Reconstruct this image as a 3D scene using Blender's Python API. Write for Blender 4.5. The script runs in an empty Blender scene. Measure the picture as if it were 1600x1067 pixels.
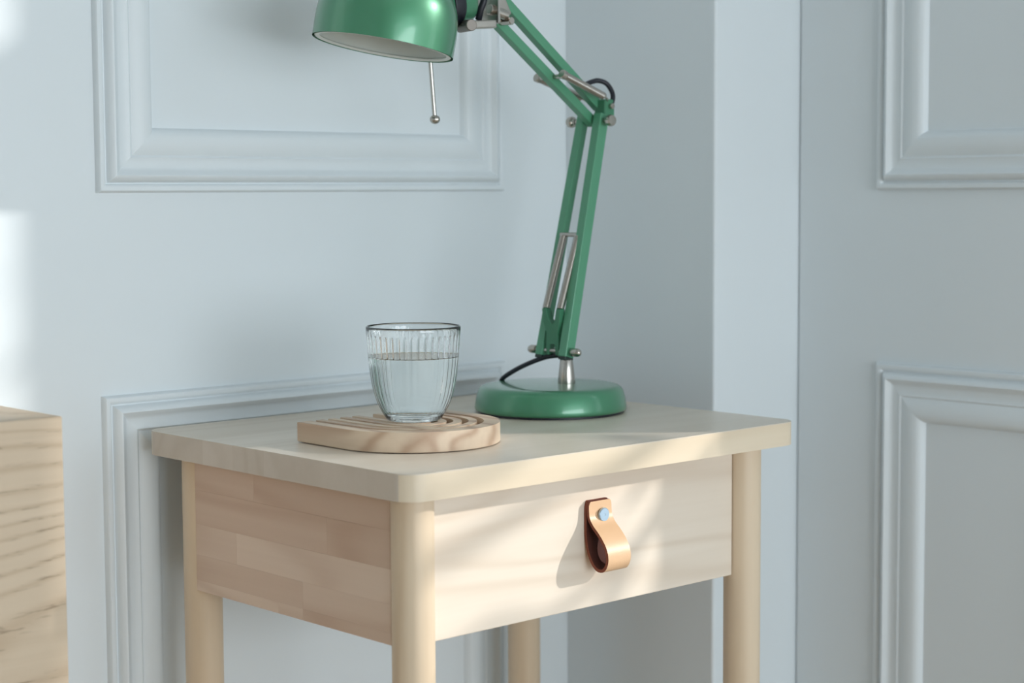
import bpy, bmesh, math, random
from math import sin, cos, pi, radians, sqrt
from mathutils import Vector, Matrix

random.seed(4)
S = bpy.context.scene
COL = S.collection
OFF = Vector((0.0, 0.0, 0.65))      # drawings below are measured from the table top; the floor is at z = 0

# ------------------------------------------------------------------ camera
cam_d = bpy.data.cameras.new('camera')
cam = bpy.data.objects.new('camera', cam_d)
COL.objects.link(cam)
RT = Vector((0.7351, -0.6779, -0.0052)); UP = Vector((0.0595, 0.0568, 0.9966)); FW = Vector((0.6753, 0.7329, -0.0821))
mw = Matrix((RT, UP, -FW)).transposed().to_4x4()
mw.translation = Vector((-0.8747, -1.0676, 0.2171)) + OFF
cam.matrix_world = mw
cam_d.sensor_width = 36.0
cam_d.lens = 63.53
cam_d.clip_start = 0.02
cam_d.dof.use_dof = True
cam_d.dof.focus_distance = 1.60
cam_d.dof.aperture_fstop = 5.2
S.camera = cam

# ------------------------------------------------------------------ world, sun, window light, exposure
W = bpy.data.worlds.new('sky')
S.world = W
W.use_nodes = True
wbg = W.node_tree.nodes['Background']
wbg.inputs[0].default_value = (0.82, 0.92, 1.0, 1)
wbg.inputs[1].default_value = 1.6

sun_d = bpy.data.lights.new('sun', 'SUN')
sun_d.energy = 2.65
sun_d.angle = radians(1.4)
sun_d.color = (1.0, 0.965, 0.92)
sun = bpy.data.objects.new('sun', sun_d)
COL.objects.link(sun)
SUND = Vector((-0.705, 0.613, -0.349)).normalized()
sun.rotation_euler = SUND.to_track_quat('-Z', 'Y').to_euler()
sun.location = (3.5, -3.0, 3.2)

def area(name, loc, direction, sx, sy, energy, color):
    d = bpy.data.lights.new(name, 'AREA')
    d.shape = 'RECTANGLE'; d.size = sx; d.size_y = sy; d.energy = energy; d.color = color
    o = bpy.data.objects.new(name, d)
    COL.objects.link(o)
    o.location = Vector(loc) + OFF
    o.rotation_euler = Vector(direction).normalized().to_track_quat('-Z', 'Y').to_euler()
    return o
area('window_daylight', (-0.15, -3.02, 0.17), (0.05, 1.0, 0.03), 2.2, 0.9, 40.5, (0.86, 0.94, 1.0))

S.view_settings.view_transform = 'Standard'
S.view_settings.look = 'None'
S.view_settings.exposure = 0.0
S.view_settings.gamma = 1.0
S.view_settings.use_curve_mapping = False
S.cycles.use_denoising = True
S.cycles.max_bounces = 14
S.cycles.transmission_bounces = 12
S.cycles.sample_clamp_indirect = 4.0
S.cycles.blur_glossy = 0.5

# ------------------------------------------------------------------ materials
def srgb(r, g, b):
    def f(c):
        c /= 255.0
        return c / 12.92 if c <= 0.04045 else ((c + 0.055) / 1.055) ** 2.4
    return (f(r), f(g), f(b), 1.0)

def new_mat(name):
    m = bpy.data.materials.new(name)
    m.use_nodes = True
    nt = m.node_tree
    return m, nt, nt.nodes, nt.links, nt.nodes['Principled BSDF']

def plain(name, col, rough=0.5, metal=0.0, bump=0.0, bscale=300.0, coat=0.0, var=0.0, spec=0.5):
    m, nt, N, L, b = new_mat(name)
    b.inputs['Base Color'].default_value = col
    b.inputs['Roughness'].default_value = rough
    b.inputs['Metallic'].default_value = metal
    b.inputs['Coat Weight'].default_value = coat
    b.inputs['Coat Roughness'].default_value = 0.09
    b.inputs['Specular IOR Level'].default_value = spec
    tc = N.new('ShaderNodeTexCoord')
    if bump:
        n = N.new('ShaderNodeTexNoise'); n.inputs['Scale'].default_value = bscale; n.inputs['Detail'].default_value = 4
        L.new(tc.outputs['Object'], n.inputs['Vector'])
        bp = N.new('ShaderNodeBump'); bp.inputs['Strength'].default_value = bump; bp.inputs['Distance'].default_value = 0.001
        L.new(n.outputs['Fac'], bp.inputs['Height'])
        L.new(bp.outputs['Normal'], b.inputs['Normal'])
    if var:
        n = N.new('ShaderNodeTexNoise'); n.inputs['Scale'].default_value = 6.0; n.inputs['Detail'].default_value = 5
        L.new(tc.outputs['Object'], n.inputs['Vector'])
        mx = N.new('ShaderNodeMix'); mx.data_type = 'RGBA'
        mx.inputs['A'].default_value = tuple(c * (1 - var) for c in col[:3]) + (1,)
        mx.inputs['B'].default_value = tuple(min(1, c * (1 + var)) for c in col[:3]) + (1,)
        L.new(n.outputs['Fac'], mx.inputs['Factor'])
        L.new(mx.outputs['Result'], b.inputs['Base Color'])
    return m

def wood(name, light, dark, axis=0, rings=5.0, low=3.2, stretch=0.16, ring_amt=0.55, fibre_amt=0.35,
         rough=0.42, rand=0.0, stave=None, contrast=1.0, pores=0.0, coat=0.0, offset=(0, 0, 0), ends=None, lines=None, thin=2.6, pore_len=0.035):
    """procedural timber: contour lines of a stretched noise give the growth rings, fine noise the fibres"""
    m, nt, N, L, b = new_mat(name)
    tc = N.new('ShaderNodeTexCoord')
    oi = N.new('ShaderNodeObjectInfo')
    add = N.new('ShaderNodeVectorMath'); add.operation = 'MULTIPLY_ADD'
    comb = N.new('ShaderNodeCombineXYZ')
    for i in range(3):
        L.new(oi.outputs['Random'], comb.inputs[i])
    L.new(comb.outputs[0], add.inputs[0])
    add.inputs[1].default_value = (3.7, 5.1, 7.3)
    L.new(tc.outputs['Object'], add.inputs[2])
    mp = N.new('ShaderNodeMapping')
    sc = [1.0, 1.0, 1.0]; sc[axis] = stretch
    mp.inputs['Scale'].default_value = sc
    mp.inputs['Location'].default_value = offset
    L.new(add.outputs[0], mp.inputs['Vector'])
    n1 = N.new('ShaderNodeTexNoise'); n1.inputs['Scale'].default_value = low; n1.inputs['Detail'].default_value = 2.2
    n1.inputs['Roughness'].default_value = 0.45
    L.new(mp.outputs[0], n1.inputs['Vector'])
    mul = N.new('ShaderNodeMath'); mul.operation = 'MULTIPLY'; mul.inputs[1].default_value = rings * 2 * pi
    L.new(n1.outputs['Fac'], mul.inputs[0])
    sn = N.new('ShaderNodeMath'); sn.operation = 'SINE'
    if lines is not None:
        # near-parallel growth lines across one direction, bent by the noise
        lx = N.new('ShaderNodeSeparateXYZ'); L.new(tc.outputs['Object'], lx.inputs[0])
        la = N.new('ShaderNodeMath'); la.operation = 'MULTIPLY_ADD'; la.inputs[1].default_value = lines[1] * 2 * pi
        L.new(lx.outputs[lines[0]], la.inputs[0]); L.new(mul.outputs[0], la.inputs[2])
        L.new(la.outputs[0], sn.inputs[0])
    else:
        L.new(mul.outputs[0], sn.inputs[0])
    half = N.new('ShaderNodeMath'); half.operation = 'MULTIPLY_ADD'; half.inputs[1].default_value = 0.5; half.inputs[2].default_value = 0.5
    L.new(sn.outputs[0], half.inputs[0])
    pw = N.new('ShaderNodeMath'); pw.operation = 'POWER'; pw.inputs[1].default_value = thin
    L.new(half.outputs[0], pw.inputs[0])
    mp2 = N.new('ShaderNodeMapping')
    sc2 = [1.0, 1.0, 1.0]; sc2[axis] = 0.03
    mp2.inputs['Scale'].default_value = sc2
    L.new(add.outputs[0], mp2.inputs['Vector'])
    n2 = N.new('ShaderNodeTexNoise'); n2.inputs['Scale'].default_value = 160.0; n2.inputs['Detail'].default_value = 5
    L.new(mp2.outputs[0], n2.inputs['Vector'])
    n3 = N.new('ShaderNodeTexNoise'); n3.inputs['Scale'].default_value = 7.0; n3.inputs['Detail'].default_value = 3
    L.new(mp.outputs[0], n3.inputs['Vector'])
    # factor = ring*a + fibre*b + blotch*c
    f1 = N.new('ShaderNodeMath'); f1.operation = 'MULTIPLY'; f1.inputs[1].default_value = ring_amt
    L.new(pw.outputs[0], f1.inputs[0])
    f2 = N.new('ShaderNodeMath'); f2.operation = 'MULTIPLY_ADD'; f2.inputs[1].default_value = fibre_amt
    L.new(n2.outputs['Fac'], f2.inputs[0]); L.new(f1.outputs[0], f2.inputs[2])
    f3 = N.new('ShaderNodeMath'); f3.operation = 'MULTIPLY_ADD'; f3.inputs[1].default_value = 0.3
    L.new(n3.outputs['Fac'], f3.inputs[0]); L.new(f2.outputs[0], f3.inputs[2])
    last = f3
    if stave is not None:
        # glued staves: one tone per strip across the board
        ax, width, amt = stave
        sx = N.new('ShaderNodeSeparateXYZ'); L.new(tc.outputs['Object'], sx.inputs[0])
        dv = N.new('ShaderNodeMath'); dv.operation = 'DIVIDE'; dv.inputs[1].default_value = width
        L.new(sx.outputs[ax], dv.inputs[0])
        fl = N.new('ShaderNodeMath'); fl.operation = 'FLOOR'; L.new(dv.outputs[0], fl.inputs[0])
        wn = N.new('ShaderNodeTexWhiteNoise'); wn.noise_dimensions = '1D'; L.new(fl.outputs[0], wn.inputs['W'])
        f4 = N.new('ShaderNodeMath'); f4.operation = 'MULTIPLY_ADD'; f4.inputs[1].default_value = amt
        L.new(wn.outputs['Value'], f4.inputs[0]); L.new(last.outputs[0], f4.inputs[2])
        last = f4
    if rand:
        f5 = N.new('ShaderNodeMath'); f5.operation = 'MULTIPLY_ADD'; f5.inputs[1].default_value = rand
        L.new(oi.outputs['Random'], f5.inputs[0]); L.new(last.outputs[0], f5.inputs[2])
        last = f5
    f6 = N.new('ShaderNodeMath'); f6.operation = 'MULTIPLY'; f6.inputs[1].default_value = contrast
    f6.use_clamp = True
    L.new(last.outputs[0], f6.inputs[0])
    mx = N.new('ShaderNodeMix'); mx.data_type = 'RGBA'
    mx.inputs['A'].default_value = light; mx.inputs['B'].default_value = dark
    L.new(f6.outputs[0], mx.inputs['Factor'])
    colout = mx.outputs['Result']
    if pores:
        mp3 = N.new('ShaderNodeMapping'); sc3 = [1.0, 1.0, 1.0]; sc3[axis] = pore_len
        mp3.inputs['Scale'].default_value = sc3
        L.new(add.outputs[0], mp3.inputs['Vector'])
        n4 = N.new('ShaderNodeTexNoise'); n4.inputs['Scale'].default_value = 420.0; n4.inputs['Detail'].default_value = 2
        L.new(mp3.outputs[0], n4.inputs['Vector'])
        mrp = N.new('ShaderNodeMapRange'); mrp.inputs['From Min'].default_value = 0.56; mrp.inputs['From Max'].default_value = 0.72
        L.new(n4.outputs['Fac'], mrp.inputs['Value'])
        pm = N.new('ShaderNodeMath'); pm.operation = 'MULTIPLY'; L.new(mrp.outputs[0], pm.inputs[0]); L.new(pw.outputs[0], pm.inputs[1])
        pm2 = N.new('ShaderNodeMath'); pm2.operation = 'MULTIPLY'; pm2.inputs[1].default_value = pores; L.new(pm.outputs[0], pm2.inputs[0])
        mx2 = N.new('ShaderNodeMix'); mx2.data_type = 'RGBA'
        L.new(pm2.outputs[0], mx2.inputs['Factor']); L.new(colout, mx2.inputs['A'])
        mx2.inputs['B'].default_value = tuple(c * 0.45 for c in dark[:3]) + (1,)
        colout = mx2.outputs['Result']
    if ends is not None:
        # end grain across the fibres drinks more finish and is darker
        sp = N.new('ShaderNodeSeparateXYZ'); L.new(tc.outputs['Normal'], sp.inputs[0])
        ab = N.new('ShaderNodeMath'); ab.operation = 'ABSOLUTE'; L.new(sp.outputs[axis], ab.inputs[0])
        er = N.new('ShaderNodeMapRange'); er.inputs['From Min'].default_value = 0.55; er.inputs['From Max'].default_value = 0.9
        L.new(ab.outputs[0], er.inputs['Value'])
        em = N.new('ShaderNodeMix'); em.data_type = 'RGBA'; em.blend_type = 'MULTIPLY'
        L.new(er.outputs[0], em.inputs['Factor']); L.new(colout, em.inputs['A']); em.inputs['B'].default_value = ends
        colout = em.outputs['Result']
    L.new(colout, b.inputs['Base Color'])
    b.inputs['Roughness'].default_value = rough
    b.inputs['Coat Weight'].default_value = coat
    b.inputs['Coat Roughness'].default_value = 0.3
    bp = N.new('ShaderNodeBump'); bp.inputs['Strength'].default_value = 0.08; bp.inputs['Distance'].default_value = 0.0006
    L.new(n2.outputs['Fac'], bp.inputs['Height']); L.new(bp.outputs['Normal'], b.inputs['Normal'])
    return m

M_wall = plain('white_wall_paint', srgb(224, 231, 234), 0.42, bump=0.05, bscale=90, var=0.008)
M_ceil = plain('ceiling_paint', srgb(236, 238, 238), 0.8, bump=0.05)
M_floor = wood('oak_floor', srgb(196, 172, 142), srgb(150, 122, 92), axis=0)
M_top = wood('birch_top', srgb(234, 223, 208), srgb(206, 191, 170), axis=0, rings=14, low=5, stretch=0.07, ring_amt=0.25, fibre_amt=0.25,
             rough=0.33, stave=(1, 0.047, 0.45), contrast=0.8, ends=(0.80, 0.79, 0.80, 1))
M_edge = wood('birch_edge', srgb(234, 219, 195), srgb(207, 185, 154), axis=0, rings=14, low=5, stretch=0.07, ring_amt=0.3, fibre_amt=0.3, rough=0.38, contrast=0.8)
M_leg = wood('birch_leg', srgb(229, 210, 184), srgb(204, 179, 148), axis=2, rings=10, low=6, stretch=0.06, ring_amt=0.25, fibre_amt=0.3, rough=0.42)
M_plank = wood('birch_side', srgb(238, 216, 196), srgb(202, 170, 146), axis=1, rings=14, low=4.5, stretch=0.2, ring_amt=0.35, fibre_amt=0.3, rand=0.7,
               rough=0.45, contrast=0.75)
M_front = wood('birch_front', srgb(238, 226, 210), srgb(202, 181, 158), axis=0, rings=24, low=5.5, stretch=0.12, ring_amt=0.32, fibre_amt=0.3, rough=0.45,
               contrast=0.8)
M_ash = wood('ash_cabinet', srgb(222, 203, 178), srgb(170, 141, 108), axis=0, rings=22, low=4.2, stretch=0.30, ring_amt=0.34, fibre_amt=0.34, rough=0.5,
             contrast=0.8, pores=0.75, lines=(2, 60), thin=5.0, pore_len=0.14)
M_pine = wood('pine_trivet', srgb(230, 210, 184), srgb(188, 158, 132), axis=1, rings=14, low=9, stretch=0.14, ring_amt=0.65, fibre_amt=0.35, rough=0.5)
M_green = plain('green_enamel', srgb(68, 136, 100), 0.37, metal=0.3, coat=0.8)
M_arm = plain('green_tube_enamel', srgb(84, 150, 116), 0.42, metal=0.1, coat=0.3)
M_green_pl = plain('green_plastic', srgb(66, 128, 96), 0.45)
M_cap = plain('dark_end_cap', srgb(26, 44, 40), 0.5)
M_steel = plain('brushed_steel', srgb(184, 179, 172), 0.25, metal=1.0, bump=0.03)
M_nickel = plain('nickel', srgb(184, 178, 169), 0.27, metal=1.0)
M_satin = plain('satin_metal', srgb(140, 133, 126), 0.55, metal=0.7)
M_black = plain('black_rubber', srgb(24, 26, 36), 0.45)
M_white_in = plain('white_reflector', srgb(226, 230, 224), 0.45)
M_tan = plain('tan_leather', srgb(222, 182, 142), 0.40, bump=0.12, bscale=900, var=0.05)
M_brown = plain('brown_leather_edge', srgb(128, 66, 44), 0.7, bump=0.4, bscale=1500, var=0.2)
M_inner = plain('dark_leather_inside', srgb(84, 38, 26), 0.8, bump=0.4, bscale=1500)
M_bolt = plain('zinc_bolt', srgb(178, 198, 214), 0.35, metal=0.9)
M_bulb = plain('frosted_bulb', srgb(240, 240, 236), 0.3)
M_grey = plain('grey_metal', srgb(120, 122, 120), 0.5)
M_bark = plain('bark', srgb(96, 84, 70), 0.85, bump=0.6, bscale=60)

def glass_mat(name, col, ior, rough=0.0):
    m, nt, N, L, b = new_mat(name)
    b.inputs['Base Color'].default_value = col
    b.inputs['Roughness'].default_value = rough
    b.inputs['IOR'].default_value = ior
    b.inputs['Transmission Weight'].default_value = 1.0
    return m
M_glass = glass_mat('clear_glass', (0.985, 0.995, 0.99, 1), 1.5)
M_glass_wet = glass_mat('glass_against_water', (0.985, 0.997, 0.99, 1), 1.125)     # 1.5 / 1.333 where water wets the wall
M_water = glass_mat('clear_water', (0.975, 0.995, 0.982, 1), 1.333)
M_water_side = glass_mat('water_at_wall', (0.985, 0.997, 0.99, 1), 1.0005)

# ------------------------------------------------------------------ object helpers
def wloc(o):
    p = Vector(o.location)
    while o.parent:
        o = o.parent
        p = p + Vector(o.location)
    return p

def link_mesh(name, bm, mats, parent=None, smooth=None):
    """bm holds table-top coordinates; the object's origin goes to its bounding box centre"""
    bmesh.ops.recalc_face_normals(bm, faces=bm.faces)
    if smooth is not None:
        for f in bm.faces:
            f.smooth = True
        for e in bm.edges:
            if len(e.link_faces) == 2 and e.calc_face_angle(0) > smooth:
                e.smooth = False
    lo = Vector((min(v.co.x for v in bm.verts), min(v.co.y for v in bm.verts), min(v.co.z for v in bm.verts)))
    hi = Vector((max(v.co.x for v in bm.verts), max(v.co.y for v in bm.verts), max(v.co.z for v in bm.verts)))
    c = (lo + hi) / 2
    for v in bm.verts:
        v.co -= c
    me = bpy.data.meshes.new(name)
    bm.to_mesh(me); bm.free()
    for m in (mats if isinstance(mats, (list, tuple)) else [mats]):
        me.materials.append(m)
    o = bpy.data.objects.new(name, me)
    COL.objects.link(o)
    w = c + OFF
    if parent is not None:
        o.parent = parent
        o.location = w - wloc(parent)
    else:
        o.location = w
    return o

def thing(name, label, cat, base, group=None):
    o = bpy.data.objects.new(name, None)
    COL.objects.link(o)
    o.empty_display_size = 0.05
    o.location = Vector(base) + OFF
    o['label'] = label; o['category'] = cat
    if group: o['group'] = group
    return o

def structure(o):
    o['kind'] = 'structure'
    return o

def box_bm(x0, x1, y0, y1, z0, z1, bev=0.0, seg=2, bm=None):
    own = bm is None
    if own: bm = bmesh.new()
    vs = [bm.verts.new((x, y, z)) for x in (x0, x1) for y in (y0, y1) for z in (z0, z1)]
    idx = [(0, 1, 3, 2), (4, 6, 7, 5), (0, 4, 5, 1), (2, 3, 7, 6), (0, 2, 6, 4), (1, 5, 7, 3)]
    fs = [bm.faces.new([vs[i] for i in f]) for f in idx]
    if bev:
        es = list({e for f in fs for e in f.edges})
        bmesh.ops.bevel(bm, geom=es, offset=bev, segments=seg, affect='EDGES', profile=0.5)
    return bm

def prism_bm(outline, z0, z1, bev=0.0, seg=2):
    """outline in x, y; bevel on the top and bottom rims"""
    bm = bmesh.new()
    a = [bm.verts.new((x, y, z0)) for x, y in outline]
    b = [bm.verts.new((x, y, z1)) for x, y in outline]
    n = len(outline)
    fb = bm.faces.new(list(reversed(a))); ft = bm.faces.new(b)
    for i in range(n):
        bm.faces.new((a[i], a[(i + 1) % n], b[(i + 1) % n], b[i]))
    if bev:
        es = list(fb.edges) + list(ft.edges)
        bmesh.ops.bevel(bm, geom=es, offset=bev, segments=seg, affect='EDGES', profile=0.5)
    return bm

def frame_from(axis):
    a = Vector(axis).normalized()
    ref = Vector((0, 0, 1)) if abs(a.z) < 0.9 else Vector((1, 0, 0))
    u = a.cross(ref).normalized()
    return a, u, a.cross(u).normalized()

def lathe_bm(profile, origin=(0, 0, 0), axis=(0, 0, 1), seg=64, closed=False, rib=None, bm=None):
    """profile: (radius, height) pairs along axis; a radius of 0 makes a pole"""
    if bm is None: bm = bmesh.new()
    a, u, v = frame_from(axis)
    o = Vector(origin)
    rings = []
    for k, (r, h) in enumerate(profile):
        if r <= 1e-6:
            rings.append([bm.verts.new(o + a * h)])
        else:
            ring = []
            for i in range(seg):
                t = 2 * pi * i / seg
                rr = r + (rib(k, r, h, t) if rib else 0.0)
                ring.append(bm.verts.new(o + a * h + u * (rr * cos(t)) + v * (rr * sin(t))))
            rings.append(ring)
    pairs = list(zip(rings, rings[1:]))
    if closed: pairs.append((rings[-1], rings[0]))
    for p, q in pairs:
        if len(p) == 1 and len(q) == 1: continue
        for i in range(seg):
            j = (i + 1) % seg
            if len(p) == 1: bm.faces.new((p[0], q[j], q[i]))
            elif len(q) == 1: bm.faces.new((p[i], p[j], q[0]))
            else: bm.faces.new((p[i], p[j], q[j], q[i]))
    return bm

def cyl_bm(p0, p1, r, seg=24, bev=0.0006, r1=None, bm=None):
    p0 = Vector(p0); p1 = Vector(p1)
    h = (p1 - p0).length
    r1 = r if r1 is None else r1
    b = min(bev, r * 0.4)
    return lathe_bm([(0, 0), (r - b, 0), (r, b), (r1, h - b), (r1 - b, h), (0, h)], p0, p1 - p0, seg, bm=bm)

def smooth_path(pts, per=8):
    pts = [Vector(p) for p in pts]
    out = []
    for i in range(len(pts) - 1):
        p0 = pts[max(i - 1, 0)]; p1 = pts[i]; p2 = pts[i + 1]; p3 = pts[min(i + 2, len(pts) - 1)]
        for k in range(per):
            t = k / per
            out.append(0.5 * ((2 * p1) + (p2 - p0) * t + (2 * p0 - 5 * p1 + 4 * p2 - p3) * t * t + (3 * p1 - p0 - 3 * p2 + p3) * t ** 3))
    out.append(pts[-1])
    return out

def tube_bm(pts, r, seg=10, bm=None):
    if bm is None: bm = bmesh.new()
    pts = [Vector(p) for p in pts]
    t = (pts[1] - pts[0]).normalized()
    _, n, _ = frame_from(t)
    rings = []
    for i, p in enumerate(pts):
        if i == 0: d = pts[1] - pts[0]
        elif i == len(pts) - 1: d = pts[-1] - pts[-2]
        else: d = pts[i + 1] - pts[i - 1]
        d.normalize()
        n = (n - d * n.dot(d)).normalized()
        b = d.cross(n)
        rings.append([bm.verts.new(p + n * (r * cos(2 * pi * k / seg)) + b * (r * sin(2 * pi * k / seg))) for k in range(seg)])
    for p, q in zip(rings, rings[1:]):
        for i in range(seg):
            j = (i + 1) % seg
            bm.faces.new((p[i], p[j], q[j], q[i]))
    bm.faces.new(list(reversed(rings[0]))); bm.faces.new(rings[-1])
    return bm

def bar_bm(p0, p1, wy, wp, bev=0.0008, bm=None):
    """square tube between two points: wy wide along y, wp wide across"""
    p0 = Vector(p0); p1 = Vector(p1)
    a = (p1 - p0).normalized()
    y = Vector((0, 1, 0)); y = (y - a * y.dot(a)).normalized()
    c = a.cross(y)
    if bm is None: bm = bmesh.new()
    vs = []
    for p in (p0, p1):
        for s, t in ((-1, -1), (1, -1), (1, 1), (-1, 1)):
            vs.append(bm.verts.new(p + y * (s * wy / 2) + c * (t * wp / 2)))
    fs = [bm.faces.new((vs[3], vs[2], vs[1], vs[0])), bm.faces.new(vs[4:8])]
    for i in range(4):
        j = (i + 1) % 4
        fs.append(bm.faces.new((vs[i], vs[j], vs[4 + j], vs[4 + i])))
    if bev:
        es = list({e for f in fs for e in f.edges})
        bmesh.ops.bevel(bm, geom=es, offset=bev, segments=2, affect='EDGES', profile=0.5)
    return bm

# ------------------------------------------------------------------ room
YW = 0.4115                       # face of the panelled wall
XP = 0.574                        # face of the pier in the corner
XD = 0.7143                       # face of the door leaf, set back behind the pier
YR = 0.1887                       # return of the pier
Z0, Z1 = -0.65, 1.95
room_x0, room_y0 = -3.0, -3.1

structure(link_mesh('floor', box_bm(room_x0 - 0.1, 1.6, room_y0 - 0.1, YW + 0.15, Z0 - 0.05, Z0), M_floor))
structure(link_mesh('ceiling', box_bm(room_x0 - 0.1, 0.95, room_y0 - 0.1, YW + 0.15, Z1, Z1 + 0.05), M_ceil))
wall_back = structure(link_mesh('wall_back', box_bm(room_x0 - 0.1, XP + 0.3, YW, YW + 0.12, Z0, Z1), M_wall))
structure(link_mesh('wall_left', box_bm(room_x0 - 0.1, room_x0, room_y0, YW, Z0, Z1), M_wall))

# pier between the corner and the door recess
def pier():
    out = [(XP, YR), (XD + 0.16, YR), (XD + 0.16, YW - 0.0005)]
    out.append((XP, YW - 0.0005))
    bm = prism_bm(out, Z0, Z1)
    es = [e for e in bm.edges if all(abs(v.co.x - XP) < 1e-5 and abs(v.co.y - YR) < 1e-5 for v in e.verts)]
    bmesh.ops.bevel(bm, geom=es, offset=0.003, segments=3, affect='EDGES', profile=0.5)
    return structure(link_mesh('wall_right', bm, M_wall))
pier()
DY0 = -0.305                      # free edge of the door leaf
WY0 = -0.74                       # far side of the glazed opening next to it
structure(link_mesh('wall_right', box_bm(XD, XD + 0.16, room_y0, WY0, Z0, Z1), M_wall))
structure(link_mesh('wall_right', box_bm(XD, XD + 0.16, WY0, YR, 1.55, Z1), M_wall))

# front wall with a window (behind the camera)
wx0, wx1, wz0, wz1 = -1.3, 0.65, -0.4, 1.0
for b in ((room_x0, wx0, Z0, Z1), (wx1, XD + 0.16, Z0, Z1), (wx0, wx1, Z0, wz0), (wx0, wx1, wz1, Z1)):
    structure(link_mesh('wall_front', box_bm(b[0], b[1], room_y0 - 0.1, room_y0, b[2], b[3]), M_wall))
wf = box_bm(wx0, wx0 + 0.05, room_y0 - 0.08, room_y0 - 0.03, wz0, wz1)
box_bm(wx1 - 0.05, wx1, room_y0 - 0.08, room_y0 - 0.03, wz0, wz1, bm=wf)
box_bm(wx0, wx1, room_y0 - 0.08, room_y0 - 0.03, wz0, wz0 + 0.05, bm=wf)
box_bm(wx0, wx1, room_y0 - 0.08, room_y0 - 0.03, wz1 - 0.05, wz1, bm=wf)
structure(link_mesh('window_1', wf, M_wall))

# glazed side opening that lets the low sun in: frame with two cross bars
w2 = box_bm(XD + 0.02, XD + 0.06, WY0, WY0 + 0.03, Z0, 1.55)
box_bm(XD + 0.02, XD + 0.06, WY0, DY0 - 0.002, 0.712, 0.772, bm=w2)
box_bm(XD + 0.02, XD + 0.06, WY0, DY0 - 0.002, Z0, Z0 + 0.10, bm=w2)
structure(link_mesh('window_2', w2, M_wall))

# moulded frames: profile (distance inwards from the outer edge, height above the wall)
PROF = [(0, 0.0), (0.0006, 0.0052), (0.0022, 0.0068), (0.0050, 0.0070), (0.0072, 0.0058), (0.0080, 0.0040), (0.0094, 0.0042),
        (0.0108, 0.0082), (0.0135, 0.0112), (0.0160, 0.0118), (0.0182, 0.0100), (0.0200, 0.0076), (0.0235, 0.0066), (0.0290, 0.0070),
        (0.0325, 0.0084), (0.0345, 0.0070), (0.0360, 0.0078), (0.0440, 0.0098), (0.0520, 0.0096), (0.0565, 0.0070), (0.0590, 0.0030), (0.0605, -0.0001)]
def moulding_sides(parent, a0, a1, b0, b1, P, mat):
    """four mitred lengths; P(a, b, h) maps frame coordinates to space"""
    def corner(k, u):
        return ((a0 + u, b0 + u), (a1 - u, b0 + u), (a1 - u, b1 - u), (a0 + u, b1 - u))[k]
    for k in range(4):
        bm = bmesh.new()
        l, r = [], []
        for u, h in PROF:
            l.append(bm.verts.new(P(*corner(k, u), h)))
            r.append(bm.verts.new(P(*corner((k + 1) % 4, u), h)))
        for i in range(len(PROF) - 1):
            bm.faces.new((l[i], r[i], r[i + 1], l[i + 1]))
        n = len(PROF) - 1
        bm.faces.new((l[0], l[n], r[n], r[0]))
        bm.faces.new(list(reversed(l))); bm.faces.new(r)
        link_mesh('moulding', bm, mat, parent, smooth=radians(40))
Pw = lambda a, b, h: (a, YW - h, b)
moulding_sides(wall_back, -0.0295, 0.4735, 0.2188, 1.50, Pw, M_wall)
moulding_sides(wall_back, -0.0290, 0.4735, -0.56, 0.0312, Pw, M_wall)

door = structure(link_mesh('door_1', box_bm(XD, XD + 0.042, DY0, YR - 0.0011, Z0 + 0.004, 1.55, 0.0015), M_wall))
Pd = lambda a, b, h: (XD - h, a, b)
moulding_sides(door, DY0 + 0.115, 0.0815, 0.2178, 1.45, Pd, M_wall)
moulding_sides(door, DY0 + 0.115, 0.0790, -0.55, 0.0352, Pd, M_wall)

# added unseen plant outside the side opening: twigs and leaves placed to dapple sun
M_leaf = plain('green_leaf', srgb(70, 104, 52), 0.55, var=0.2)
plant = thing('added_dapple_plant', 'unseen leafy plant added outside the side opening to dapple the sun', 'plant', (1.02, -1.06, Z0))
def thru(xm, zm, x=0.97):
    t = (x - xm) / 0.705
    return Vector((x, FYS - 0.613 * t, zm + 0.349 * t))
FYS = 0.0367
stem_pts = [(1.02, -1.06, Z0), (1.01, -1.05, -0.2), (1.0, -1.03, 0.2), (1.0, -1.04, 0.6), (1.01, -1.06, 1.0)]
link_mesh('dapple_stem', tube_bm(smooth_path(stem_pts, 6), 0.012, 10), M_bark, plant, smooth=radians(60))
for pts, rad in (([(1.0, -1.03, 0.22), thru(-0.02, -0.115), thru(0.08, -0.076), thru(0.21, -0.032), thru(0.30, 0.010)], 0.0095),
                 ([(1.0, -1.03, 0.33), thru(-0.03, -0.055), thru(0.06, -0.022), thru(0.13, 0.012), thru(0.24, 0.045)], 0.0085),
                 ([(1.0, -1.03, 0.10), thru(0.06, -0.175), thru(0.18, -0.150), thru(0.27, -0.112), thru(0.34, -0.07)], 0.0080)):
    link_mesh('dapple_twig', tube_bm(smooth_path(pts, 6), rad, 8), M_bark, plant, smooth=radians(60))
def leaf_mesh(c, length, width, ang, tilt):
    bm = bmesh.new()
    n = 8
    l, m, q = [], [], []
    a = Vector((0, cos(ang), sin(ang))); p = Vector((sin(tilt), -sin(ang) * cos(tilt), cos(ang) * cos(tilt)))
    for i in range(n + 1):
        t = i / n
        w = width * sin(pi * t ** 0.8) / 2 + 0.0004
        k = c + a * (length * (t - 0.5)) + Vector((0.010 * t * t, 0, 0))
        l.append(bm.verts.new(k + p * w)); m.append(bm.verts.new(k - Vector((0.003, 0, 0)))); q.append(bm.verts.new(k - p * w))
    for i in range(n):
        bm.faces.new((l[i], l[i + 1], m[i + 1], m[i])); bm.faces.new((m[i], m[i + 1], q[i + 1], q[i]))
    return bm
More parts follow.
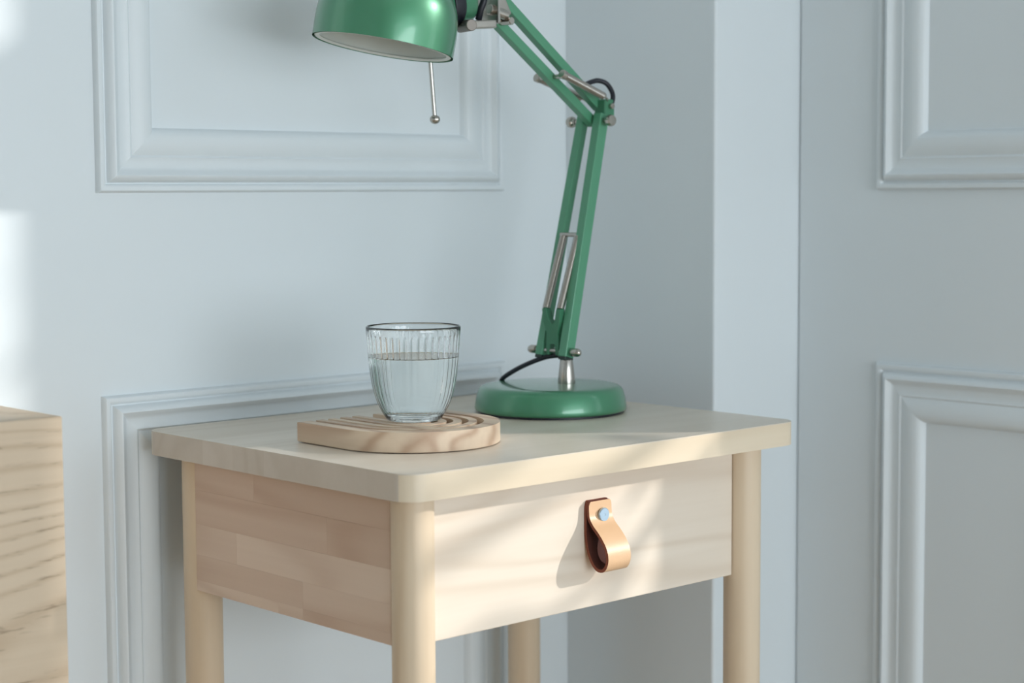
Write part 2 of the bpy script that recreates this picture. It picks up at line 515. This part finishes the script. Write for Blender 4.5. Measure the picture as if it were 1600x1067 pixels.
for xm, zm, ln, wd, an in ((0.285, -0.105, 0.075, 0.030, 0.5), (0.315, -0.075, 0.070, 0.030, 0.9), (0.25, -0.150, 0.080, 0.026, 0.3), (0.330, -0.120, 0.080, 0.035, 1.2),
                           (0.305, -0.040, 0.060, 0.022, 0.4), (0.20, 0.075, 0.080, 0.034, 0.4), (0.27, 0.085, 0.070, 0.034, 0.8), (0.13, 0.050, 0.060, 0.022, 0.5), (0.245, 0.150, 0.085, 0.035, 0.2),
                           (0.30, 0.175, 0.080, 0.036, 0.9), (0.33, 0.29, 0.070, 0.026, 0.3), (0.345, 0.375, 0.070, 0.016, 0.2)):
    link_mesh('leaf', leaf_mesh(thru(xm, zm), ln, wd, an, 0.35), M_leaf, plant, smooth=radians(60))  # added leaves, set in the sun's path to break up the beam

# ------------------------------------------------------------------ nightstand
TW, TD, TT = 0.48, 0.3865, 0.022
LR, AX, AY = 0.01765, 0.0362, 0.0399
FY = AY - 0.18 * LR               # drawer front plane
SX = AX - 0.79 * LR               # side panel plane
ZB = -0.146
stand = thing('nightstand', 'pale birch nightstand with round legs and one drawer with leather pull', 'nightstand', (TW / 2, TD / 2, Z0))

def rrect(x0, x1, y0, y1, r, n=10):
    out = []
    for cx, cy, t0 in ((x1 - r, y1 - r, 0), (x0 + r, y1 - r, 90), (x0 + r, y0 + r, 180), (x1 - r, y0 + r, 270)):
        for k in range(n + 1):
            t = radians(t0 + 90 * k / n)
            out.append((cx + r * cos(t), cy + r * sin(t)))
    return out
tb = prism_bm(rrect(0, TW, 0, TD, 0.020), -TT, 0, 0.0024, 3)
for f in tb.faces:
    f.normal_update()
    if abs(f.normal.y) > 0.3 and f.calc_center_median().z < -0.0005: f.material_index = 1
link_mesh('tabletop', tb, [M_top, M_edge], stand, smooth=radians(30))
for lx, ly in ((AX, AY), (TW - AX, AY), (AX, TD - AY), (TW - AX, TD - AY)):
    bm = lathe_bm([(0, 0), (LR - 0.003, 0), (LR - 0.001, 0.001), (LR, 0.004), (LR, Z0 * -1 - TT - 0.0001), (0, Z0 * -1 - TT - 0.0001)], (lx, ly, Z0), (0, 0, 1), 48)
    link_mesh('leg', bm, M_leg, stand, smooth=radians(40))
dx0, dx1 = AX + sqrt(LR ** 2 - (LR * 0.18) ** 2) + 0.0002, TW - AX - sqrt(LR ** 2 - (LR * 0.18) ** 2) - 0.0012
front = link_mesh('drawer_front', box_bm(dx0, dx1, FY, FY + 0.016, ZB, -TT - 0.0012, 0.0008), M_front, stand)

# side panels of glued boards, each board a piece
def side_panel(xf, sgn, rows):
    y0, y1 = AY + 0.0112, TD - AY - 0.0112
    xi = xf + sgn * 0.003
    core = link_mesh('side_panel', box_bm(min(xi, xf + sgn * 0.014), max(xi, xf + sgn * 0.014), y0, y1, ZB + 0.001, -TT), M_plank, stand)
    for z0, z1, cuts in rows:
        ys = [y0] + sorted(cuts) + [y1]
        for a, b in zip(ys, ys[1:]):
            link_mesh('plank', box_bm(min(xf, xi), max(xf, xi), a + 0.00002, b - 0.00002, z0 + 0.00002, z1 - 0.00002, 0.00010, 1), M_plank, core)
side_panel(SX, 1, [(-0.0525, -TT, [0.2415]), (-0.084, -0.0525, [0.1356]), (-0.1125, -0.084, [0.27]), (-0.136, -0.1125, [0.171]), (ZB, -0.136, [0.207, 0.171])])
side_panel(TW - SX, -1, [(-0.06, -TT, [0.15]), (-0.1, -0.06, [0.24]), (ZB, -0.1, [0.12, 0.3])])
link_mesh('back_panel', box_bm(AX + 0.0165, TW - AX - 0.0165, TD - AY - 0.006, TD - AY + 0.006, ZB, -TT), M_front, stand)
link_mesh('drawer_bottom', box_bm(AX + 0.012, TW - AX - 0.012, FY + 0.0165, TD - AY - 0.007, ZB + 0.008, ZB + 0.013), M_front, stand)

# leather pull: a strap folded over itself, fixed by a bolt
def leather():
    x0, x1 = 0.2272, 0.2552
    th = 0.0029
    ctrl = [(0.0016, -0.0508), (0.0016, -0.066), (0.0018, -0.080), (0.0040, -0.0925), (0.0088, -0.1025), (0.0150, -0.1085), (0.0215, -0.1102),
            (0.0275, -0.1082), (0.0313, -0.1020), (0.0310, -0.0945), (0.0268, -0.0868), (0.0190, -0.0790), (0.0105, -0.0722), (0.0058, -0.0660), (0.0048, -0.0595), (0.0047, -0.0515)]
    path = smooth_path([(0, a if a < 0.006 else 0.006 + (a - 0.006) * 0.87, b) for a, b in ctrl], 6)
    bm = bmesh.new()
    rows = []
    n = len(path)
    nx = 8
    for i, p in enumerate(path):
        d = (path[min(i + 1, n - 1)] - path[max(i - 1, 0)]).normalized()
        nn = Vector((0, d.z, -d.y))           # left of travel in (out, z): the loop's outside
        if nn.dot(Vector((0, p.y - 0.012, p.z + 0.090))) < 0 and 20 < i < 66: nn = nn
        row = []
        # strap narrows a touch at the rounded top corners
        e = min(i, n - 1 - i)
        inset = 0.0022 * max(0, 1 - e / 4.0) ** 2
        for s in (0, 1):
            q = p + nn * (th / 2 if s == 0 else -th / 2)
            row.append([bm.verts.new((x0 + inset + (x1 - x0 - 2 * inset) * k / nx, FY - q.y, q.z)) for k in range(nx + 1)])
        rows.append(row)
    for i in range(n - 1):
        for s in (0, 1):
            for k in range(nx):
                f = bm.faces.new((rows[i][s][k], rows[i][s][k + 1], rows[i + 1][s][k + 1], rows[i + 1][s][k]))
                f.material_index = 2 * s
        for k in (0, nx):
            f = bm.faces.new((rows[i][0][k], rows[i][1][k], rows[i + 1][1][k], rows[i + 1][0][k])); f.material_index = 1
    for i in (0, n - 1):
        for k in range(nx):
            f = bm.faces.new((rows[i][0][k], rows[i][0][k + 1], rows[i][1][k + 1], rows[i][1][k])); f.material_index = 1
    return bm
link_mesh('leather_pull', leather(), [M_tan, M_brown, M_inner], front, smooth=radians(50))
bolt = lathe_bm([(0, 0), (0.0058, 0), (0.0061, 0.0004), (0.0061, 0.0021), (0.0055, 0.0026), (0.0012, 0.0026), (0.0010, 0.0024), (0, 0.0024)], (0.2432, FY - 0.0071, -0.0640), (0, -1, 0), 40)
link_mesh('bolt', bolt, M_bolt, front, smooth=radians(35))

# ------------------------------------------------------------------ trivet: an arch of wood with concentric grooves
TZ = 0.018
triv = thing('trivet', 'arched pale wooden trivet with curved grooves under the water glass', 'trivet', (0.127, 0.147, 0))
tcx, tcy, tyb = 0.1270, 0.1475, 0.2150
def arch(ro, ri=None, n=40):
    """half ring with straight legs running back to the flat edge"""
    out = [(tcx + ro, tyb)]
    for k in range(n + 1):
        t = -pi * k / n
        out.append((tcx + ro * cos(t), tcy + ro * sin(t)))
    out.append((tcx - ro, tyb))
    if ri:
        inn = [(tcx - ri, tyb)]
        for k in range(n + 1):
            t = -pi + pi * k / n
            inn.append((tcx + ri * cos(t), tcy + ri * sin(t)))
        inn.append((tcx + ri, tyb))
        out += inn
    return list(reversed(out))
link_mesh('base', prism_bm(arch(0.0755), 0.0008, 0.0075, 0.0006, 1), M_pine, triv, smooth=radians(40))
for ro, ri in ((0.0760, 0.0618), (0.0558, 0.0484), (0.0424, 0.0350), (0.0290, 0.0216), (0.0156, 0.0082)):
    link_mesh('ridge', prism_bm(arch(ro, ri), 0.0012 if ro > 0.07 else 0.0074, TZ, 0.0006, 2), M_pine, triv, smooth=radians(40))

# ------------------------------------------------------------------ tumbler and water
gx, gy = 0.134, 0.155
NR = 40
outer = [(0, 0.0006), (0.019, 0.0004), (0.0222, 0.0), (0.0240, 0.0008), (0.0258, 0.0034), (0.0283, 0.0072), (0.0305, 0.0115), (0.0325, 0.0160), (0.0343, 0.0210), (0.0360, 0.0272),
         (0.0374, 0.0340), (0.0385, 0.0410), (0.0394, 0.0490), (0.0401, 0.0560), (0.0407, 0.0630), (0.0411, 0.0690), (0.0414, 0.0730), (0.0416, 0.0760), (0.0417, 0.0785), (0.0418, 0.0808), (0.04175, 0.0822), (0.0411, 0.0830)]
inner = [(0.0406, 0.0829), (0.0401, 0.0815), (0.0400, 0.0760), (0.0396, 0.0690), (0.0391, 0.0610), (0.0383, 0.0530), (0.0372, 0.0440), (0.0357, 0.0340), (0.0335, 0.0245), (0.0307, 0.0170), (0.0271, 0.0110), (0.0215, 0.0072), (0.012, 0.0060), (0, 0.0058)]
def ribs(k, r, h, t):
    if k < len(outer): return 0.0
    a = max(0.0, min(1.0, (h - 0.010) / 0.010)) * max(0.0, min(1.0, (0.0765 - h) / 0.003))
    return 0.00075 * a * (abs(cos(NR * t / 2)) * 2 - 1.4)
tum = thing('drinking_glass', 'clear ribbed glass tumbler of water standing on the wooden trivet', 'glass', (gx, gy, TZ))
WL = 0.0560
def wall_r(h):
    for (r0, h0), (r1, h1) in zip(inner, inner[1:]):
        if h1 <= h <= h0: return r1 + (r0 - r1) * (h - h1) / (h0 - h1)
dense = [p for p in inner if p[1] > 0.0775] + [(wall_r(h), h) for h in (0.0765, 0.0757, 0.0748, 0.0735, 0.070, 0.064, 0.060, WL)] + [p for p in inner if p[1] < WL]
tbm = lathe_bm(outer + dense, (gx, gy, TZ + 0.0002), (0, 0, 1), NR * 8, rib=ribs)
for f in tbm.faces:
    c = f.calc_center_median()
    rr = sqrt((c.x - gx) ** 2 + (c.y - gy) ** 2); hh = c.z - TZ - 0.0002
    if 0.0056 < hh < WL and rr < wall_r(max(hh, 0.0058)) + 0.0009: f.material_index = 1
link_mesh('tumbler', tbm, [M_glass, M_glass_wet], tum, smooth=radians(80))
wprof = [(0, 0.0056)]
for r, h in reversed(inner[:-1]):
    if h < WL: wprof.append((r - 0.0004, h + 0.0003))
rw = wall_r(WL) + 0.0003
wprof += [(rw - 0.0006, WL - 0.0004), (rw, WL + 0.0006), (rw - 0.0010, WL + 0.0001), (rw - 0.003, WL), (0, WL)]
wbm = lathe_bm(wprof, (gx, gy, TZ + 0.0002), (0, 0, 1), 128)
for f in wbm.faces:
    if f.calc_center_median().z < TZ + WL - 0.0001: f.material_index = 1
wat = link_mesh('water', wbm, [M_water, M_water_side], None, smooth=radians(60))
wat['label'] = 'clear still water filling two thirds of the glass'; wat['category'] = 'water'

# ------------------------------------------------------------------ desk lamp
YC = 0.2258                        # plane in which the arm swings
bx, by = 0.3645, 0.2210
lamp = thing('desk_lamp', 'green metal desk lamp with jointed arm and dome shade on the nightstand', 'lamp', (bx, by, 0))
bprof = [(0, 0.0022), (0.0735, 0.0022), (0.0752, 0.0030), (0.0757, 0.0045), (0.0753, 0.0080), (0.0743, 0.0140), (0.0730, 0.0192), (0.0720, 0.0222), (0.0704, 0.0245), (0.0680, 0.0261), (0.0650, 0.0268), (0.060, 0.0272), (0.030, 0.0280), (0, 0.0282)]
base = link_mesh('base', lathe_bm(bprof, (bx, by, 0), (0, 0, 1), 96), M_green, lamp, smooth=radians(50))
link_mesh('foot_pad', lathe_bm([(0, 0.0001), (0.0725, 0.0001), (0.0725, 0.0022), (0, 0.0022)], (bx, by, 0), (0, 0, 1), 64), M_black, base, smooth=radians(40))
sx_, sy_ = 0.3744, 0.2085
stem = link_mesh('stem', lathe_bm([(0, 0.0275), (0.0086, 0.0275), (0.0088, 0.0283), (0.0076, 0.040), (0.0064, 0.0508), (0.0060, 0.0518), (0, 0.0518)], (sx_, sy_, 0), (0, 0, 1), 40), M_steel, lamp, smooth=radians(40))
link_mesh('collar', cyl_bm((sx_, sy_ + 0.001, 0.0516), (0.3744, 0.2150, 0.0600), 0.0052), M_green_pl, lamp, smooth=radians(40))

Hz = 0.0596
H = Vector((0.3744, YC, Hz)); E = Vector((0.4275, YC, 0.2883))
ldir = (E - H).normalized()
# lower arm: two square tubes side by side, closing towards the elbow
for s, yb, yt, wy, wp in ((1, 0.0180, 0.0128, 0.0095, 0.0085), (-1, -0.0178, -0.0128, 0.0105, 0.0120)):
    p0 = Vector((H.x, YC + yb, H.z)) - ldir * 0.0055
    p1 = Vector((E.x, YC + yt, E.z)) + ldir * 0.007
    arm = link_mesh('lower_arm', bar_bm(p0, p1, wy, wp), M_arm, lamp)
    link_mesh('end_cap', bar_bm(p0 - ldir * 0.0030, p0 + ldir * 0.0005, wy - 0.0005, wp - 0.0005, 0.0006), M_cap, arm)
# hinge rod through the foot of the arm, rounded nuts at its ends
link_mesh('hinge_rod', cyl_bm((H.x, YC - 0.0320, H.z), (H.x, YC + 0.0340, H.z), 0.0026, 20), M_steel, lamp, smooth=radians(40))
for s in (-1, 1):
    prof = [(0, 0), (0.0036, 0), (0.0042, 0.0008), (0.0042, 0.0075), (0.0032, 0.0100), (0.0016, 0.0112), (0, 0.0114)]
    link_mesh('nut', lathe_bm(prof, (H.x, YC + s * 0.0255, H.z), (0, s, 0), 20), M_nickel, lamp, smooth=radians(50))
# forked bracket between the tubes: two ears on the rod, two prongs that hold the springs
def slab(pts, x0, x1, bev=0.0005):
    """plate cut in the y, z plane, thick along x"""
    bm = bmesh.new()
    a = [bm.verts.new((x0, y, z)) for y, z in pts]; b = [bm.verts.new((x1, y, z)) for y, z in pts]
    bm.faces.new(a); bm.faces.new(list(reversed(b)))
    n = len(pts)
    for i in range(n):
        bm.faces.new((a[i], b[i], b[(i + 1) % n], a[(i + 1) % n]))
    bmesh.ops.bevel(bm, geom=list(bm.edges), offset=bev, segments=1, affect='EDGES')
    return bm
fk = slab([(YC - 0.0085, Hz - 0.0042), (YC - 0.0045, Hz - 0.0042), (YC - 0.0040, Hz + 0.0075), (YC + 0.0040, Hz + 0.0075), (YC + 0.0045, Hz - 0.0042), (YC + 0.0085, Hz - 0.0042),
           (YC + 0.0092, Hz + 0.006), (YC + 0.0075, Hz + 0.018), (YC + 0.0130, Hz + 0.0285), (YC + 0.0150, Hz + 0.0420), (YC + 0.0095, Hz + 0.0425), (YC + 0.0060, Hz + 0.0310), (YC, Hz + 0.0255), (YC - 0.0040, Hz + 0.0300), (YC - 0.0055, Hz + 0.0425), (YC - 0.0110, Hz + 0.0420),
           (YC - 0.0100, Hz + 0.0285), (YC - 0.0070, Hz + 0.018), (YC - 0.0092, Hz + 0.006)], 0.3715, 0.3790)
link_mesh('spring_bracket', fk, M_green_pl, lamp)
# two coil springs up to a cross pin
def spring_bm(p0, p1, r, turns, wire):
    p0 = Vector(p0); p1 = Vector(p1)
    a, u, v = frame_from(p1 - p0)
    L_ = (p1 - p0).length
    n = turns * 10
    pts = [p0 + a * (L_ * i / n) + u * (r * cos(2 * pi * i / 10)) + v * (r * sin(2 * pi * i / 10)) for i in range(n + 1)]
    bm = tube_bm(pts, wire, 6)
    return bm
zpin = 0.1748; xpin = 0.3980
for s in (1, -1):
    q0 = Vector((0.3752, YC + (0.0122 if s > 0 else -0.0082), Hz + 0.0425)); q1 = Vector((xpin - 0.0005, YC + (0.0095 if s > 0 else -0.0105), zpin - 0.001))
    sp = link_mesh('spring', spring_bm(q0, q1, 0.0031, 52, 0.00098), M_steel, lamp, smooth=radians(80))
link_mesh('cross_pin', cyl_bm((xpin, YC - 0.0145, zpin), (xpin, YC + 0.0145, zpin), 0.0023, 16), M_steel, lamp, smooth=radians(40))
# elbow: axle with two thumb knobs
link_mesh('elbow_axle', cyl_bm((E.x, YC - 0.024, E.z), (E.x, YC + 0.026, E.z), 0.0022, 16), M_nickel, lamp, smooth=radians(40))
for s, off in ((-1, 0.0205), (1, 0.0225)):
    prof = [(0, 0), (0.0030, 0), (0.0032, 0.0022), (0.0050, 0.0030), (0.0056, 0.0044), (0.0056, 0.0080), (0.0050, 0.0094), (0, 0.0098)]
    def kn(k, r, h, t): return 0.0002 * cos(12 * t) if 3 <= k <= 6 else 0
    link_mesh('knob', lathe_bm(prof, (E.x, YC + s * off, E.z), (0, s, 0), 48, rib=kn), M_nickel, lamp, smooth=radians(50))
# upper arm: a lower and an upper square tube, both sloping up to the shade
A0 = Vector((0.4300, YC, 0.2862)); A1 = Vector((0.2965, YC, 0.3812))
B0 = Vector((0.4365, YC - 0.002, 0.3022)); B1 = Vector((0.2985, YC - 0.002, 0.4055))
link_mesh('upper_arm', bar_bm(A0, A1, 0.0092, 0.0094), M_arm, lamp)
link_mesh('upper_arm', bar_bm(B0, B1, 0.0092, 0.0094), M_arm, lamp)
# elbow block that carries the upper tube
eb = slab([(YC - 0.0170, 0.2905), (YC - 0.0010, 0.2905), (YC - 0.0010, 0.2990), (YC - 0.0035, 0.3100), (YC - 0.0170, 0.3100)], 0.4300, 0.4440, 0.0012)
link_mesh('elbow_block', eb, M_green_pl, lamp)
link_mesh('screw', cyl_bm((0.4370, YC - 0.0165, 0.3030), (0.4370, YC - 0.0215, 0.3030), 0.0028, 16), M_nickel, lamp, smooth=radians(40))
# upper springs, hung from a pin through the lower tube, one each side
pin = Vector((0.3713, YC, 0.3303))
link_mesh('cross_pin', cyl_bm((pin.x, YC - 0.0205, pin.z), (pin.x, YC + 0.0215, pin.z), 0.0024, 16), M_nickel, lamp, smooth=radians(40))
for q0, q1 in (((0.3703, YC - 0.0190, 0.3315), (0.4255, YC - 0.0190, 0.3125)), ((0.3722, YC + 0.0190, 0.3300), (0.4300, YC + 0.0170, 0.3125))):
    sp = link_mesh('spring', spring_bm(q0, q1, 0.0031, 30, 0.00098), M_steel, lamp, smooth=radians(80))
    a = (Vector(q0) - Vector(q1)).normalized()
    link_mesh('spring_cap', cyl_bm(Vector(q0) - a * 0.002, Vector(q0) + a * 0.0035, 0.0045, 20), M_nickel, sp, smooth=radians(40))
link_mesh('spring_hook', tube_bm(smooth_path([(0.4255, YC - 0.0190, 0.3125), (0.4310, YC - 0.0185, 0.3102), (0.4340, YC - 0.0150, 0.3070)], 5), 0.0011, 8), M_nickel, lamp, smooth=radians(60))
link_mesh('spring_hook', tube_bm(smooth_path([(0.4300, YC + 0.0170, 0.3125), (0.4330, YC + 0.0120, 0.3090), (0.4330, YC + 0.002, 0.3050)], 5), 0.0011, 8), M_nickel, lamp, smooth=radians(60))

# shade: dome, its axis leaning
SC = Vector((0.1599, YC, 0.3487))
AXN = Vector((0.171, -0.068, 1.0)).normalized()
R0 = 0.0645
dome_o = [(1.0, 0.0), (1.004, 0.012), (1.002, 0.022), (0.990, 0.031), (0.965, 0.039), (0.925, 0.046), (0.865, 0.0525), (0.78, 0.0585), (0.67, 0.0637), (0.53, 0.0680), (0.36, 0.0712), (0.18, 0.0730), (0, 0.0735)]
prof = [(r * R0, h) for r, h in dome_o]
prof_in = [(max(0, r * R0 - 0.0014), h - (0.0014 if r < 0.9 else 0.0)) for r, h in dome_o]
shade = link_mesh('lamp_shade', lathe_bm(prof + list(reversed(prof_in)), SC, AXN, 96, closed=False), M_green, lamp, smooth=radians(40))
rf = [(r * R0 - 0.0030, h + (0.0016 if r > 0.9 else -0.003)) for r, h in dome_o[:-1]] + [(0, 0.070)]
rf2 = [(max(0, r - 0.0009), h - (0.0 if r > 0.9 * R0 else 0.0009)) for r, h in rf]
link_mesh('reflector', lathe_bm(rf + list(reversed(rf2)), SC, AXN, 96), M_white_in, shade, smooth=radians(40))
lip = []
for k in range(12):
    t = 2 * pi * k / 12
    lip.append((R0 - 0.0040 + 0.0024 * cos(t), 0.0016 + 0.0015 * sin(t)))
link_mesh('rim', lathe_bm(lip, SC, AXN, 96, closed=True), M_white_in, shade, smooth=radians(80))
bc = SC + AXN * 0.052
link_mesh('bulb', lathe_bm([(0, -0.034), (0.008, -0.0325), (0.0145, -0.0285), (0.0175, -0.021), (0.0165, -0.013), (0.011, -0.004), (0.0075, 0.002), (0.0072, 0.014), (0, 0.014)], bc, AXN, 32), M_bulb, lamp, smooth=radians(60))
# socket neck at the side of the dome
n0 = Vector((0.2027, YC - 0.0002, 0.3858)); nd = Vector((0.985, 0.02, 0.19)).normalized()
link_mesh('socket', lathe_bm([(0, 0), (0.0212, 0), (0.0212, 0.052), (0.0204, 0.0560), (0.0180, 0.0585), (0, 0.0592)], n0, nd, 56), M_green, lamp, smooth=radians(50))
link_mesh('socket_ring', lathe_bm([(0.019, 0.0265), (0.0224, 0.0265), (0.0229, 0.028), (0.0229, 0.0385), (0.0220, 0.0400), (0.019, 0.0400)], n0, nd, 56, closed=True), M_black, lamp, smooth=radians(50))
# tilting bracket, plate and clamp at the end of the arm
link_mesh('pivot', cyl_bm((0.2520, YC - 0.0010, 0.3722), (0.2420, YC - 0.0290, 0.3715), 0.0054, 24), M_satin, lamp, smooth=radians(40))
link_mesh('bracket_bar', bar_bm((0.2440, YC - 0.0180, 0.3722), (0.2790, YC - 0.0180, 0.3752), 0.0100, 0.0078, 0.0015), M_nickel, lamp)
pl = slab([(YC - 0.022, 0.3760), (YC + 0.010, 0.3760), (YC + 0.010, 0.4180), (YC - 0.022, 0.4180)], 0.2815, 0.2845, 0.0006)
link_mesh('clamp_plate', pl, M_steel, lamp)
pl2 = slab([(YC - 0.014, 0.3765), (YC + 0.008, 0.3765), (YC + 0.010, 0.4120), (YC - 0.016, 0.4120)], 0.2895, 0.2918, 0.0006)
link_mesh('clamp_plate', pl2, M_nickel, lamp)
link_mesh('clamp_screw', cyl_bm((0.2780, YC - 0.013, 0.3895), (0.3000, YC - 0.013, 0.3850), 0.0050, 20), M_nickel, lamp, smooth=radians(40))
link_mesh('wrist_axle', cyl_bm((0.3010, YC - 0.0200, 0.3795), (0.3010, YC + 0.0130, 0.3795), 0.0036, 20), M_nickel, lamp, smooth=radians(40))
link_mesh('wrist_block', bar_bm((0.2905, YC, 0.3860), (0.3080, YC, 0.3960), 0.0150, 0.0190, 0.0015), M_nickel, lamp)
link_mesh('shade_wire', tube_bm(smooth_path([(0.2480, YC - 0.006, 0.4230), (0.2675, YC - 0.014, 0.4130), (0.2700, YC - 0.015, 0.3990), (0.2680, YC - 0.012, 0.3880), (0.2690, YC - 0.008, 0.3800)], 6), 0.0033, 12), M_black, lamp, smooth=radians(60))
# thin turning rod with a ball end, behind the shade
link_mesh('turning_rod', tube_bm([(0.2640, 0.285, 0.3660), (0.2707, 0.285, 0.2925)], 0.0021, 14), M_steel, lamp, smooth=radians(60))
ball = [(0.0052 * sin(pi * k / 10), 0.0045 * -cos(pi * k / 10)) for k in range(11)]
ball[0] = (0, ball[0][1]); ball[-1] = (0, ball[-1][1])
link_mesh('rod_tip', lathe_bm(ball, (0.2711, 0.285, 0.2885), (0, 0, 1), 10), M_nickel, lamp, smooth=radians(20))
link_mesh('rod_holder', tube_bm(smooth_path([(0.2640, 0.285, 0.3650), (0.2630, 0.284, 0.3760), (0.2620, 0.270, 0.3860), (0.2600, YC + 0.010, 0.3900)], 6), 0.0023, 12), M_steel, lamp, smooth=radians(60))
# mains lead: loop at the elbow and the run down behind the base
link_mesh('cable', tube_bm(smooth_path([(0.4080, YC - 0.003, 0.3205), (0.4160, YC - 0.0035, 0.3245), (0.4246, 0.222, 0.3275), (0.4317, 0.220, 0.3288), (0.4406, 0.217, 0.3258), (0.4448, 0.213, 0.3162), (0.4420, 0.211, 0.3070), (0.4360, 0.212, 0.2980)], 6), 0.0025, 12), M_black, lamp, smooth=radians(60))
link_mesh('cable', tube_bm(smooth_path([(0.3790, 0.2190, 0.0553), (0.3744, 0.2360, 0.0528), (0.3655, 0.2500, 0.0470), (0.3583, 0.2660, 0.0386), (0.3553, 0.2820, 0.0286), (0.3640, 0.2925, 0.0190), (0.3850, 0.2990, 0.0090), (0.4100, 0.3010, 0.0035), (0.4400, 0.3050, 0.0030), (0.4600, 0.3200, 0.0030)], 6), 0.0024, 12), M_black, lamp, smooth=radians(60))

# ------------------------------------------------------------------ cabinet at the left edge
cabx, caby, cabz = -0.1922, 0.185, 0.0472
cab = thing('wooden_cabinet', 'light ash wooden cabinet with flowing grain at the left edge', 'cabinet', (cabx - 0.24, 0.29, Z0))
link_mesh('body', box_bm(cabx - 0.48, cabx, caby, YW - 0.012, Z0, cabz, 0.0012, 2), M_ash, cab)
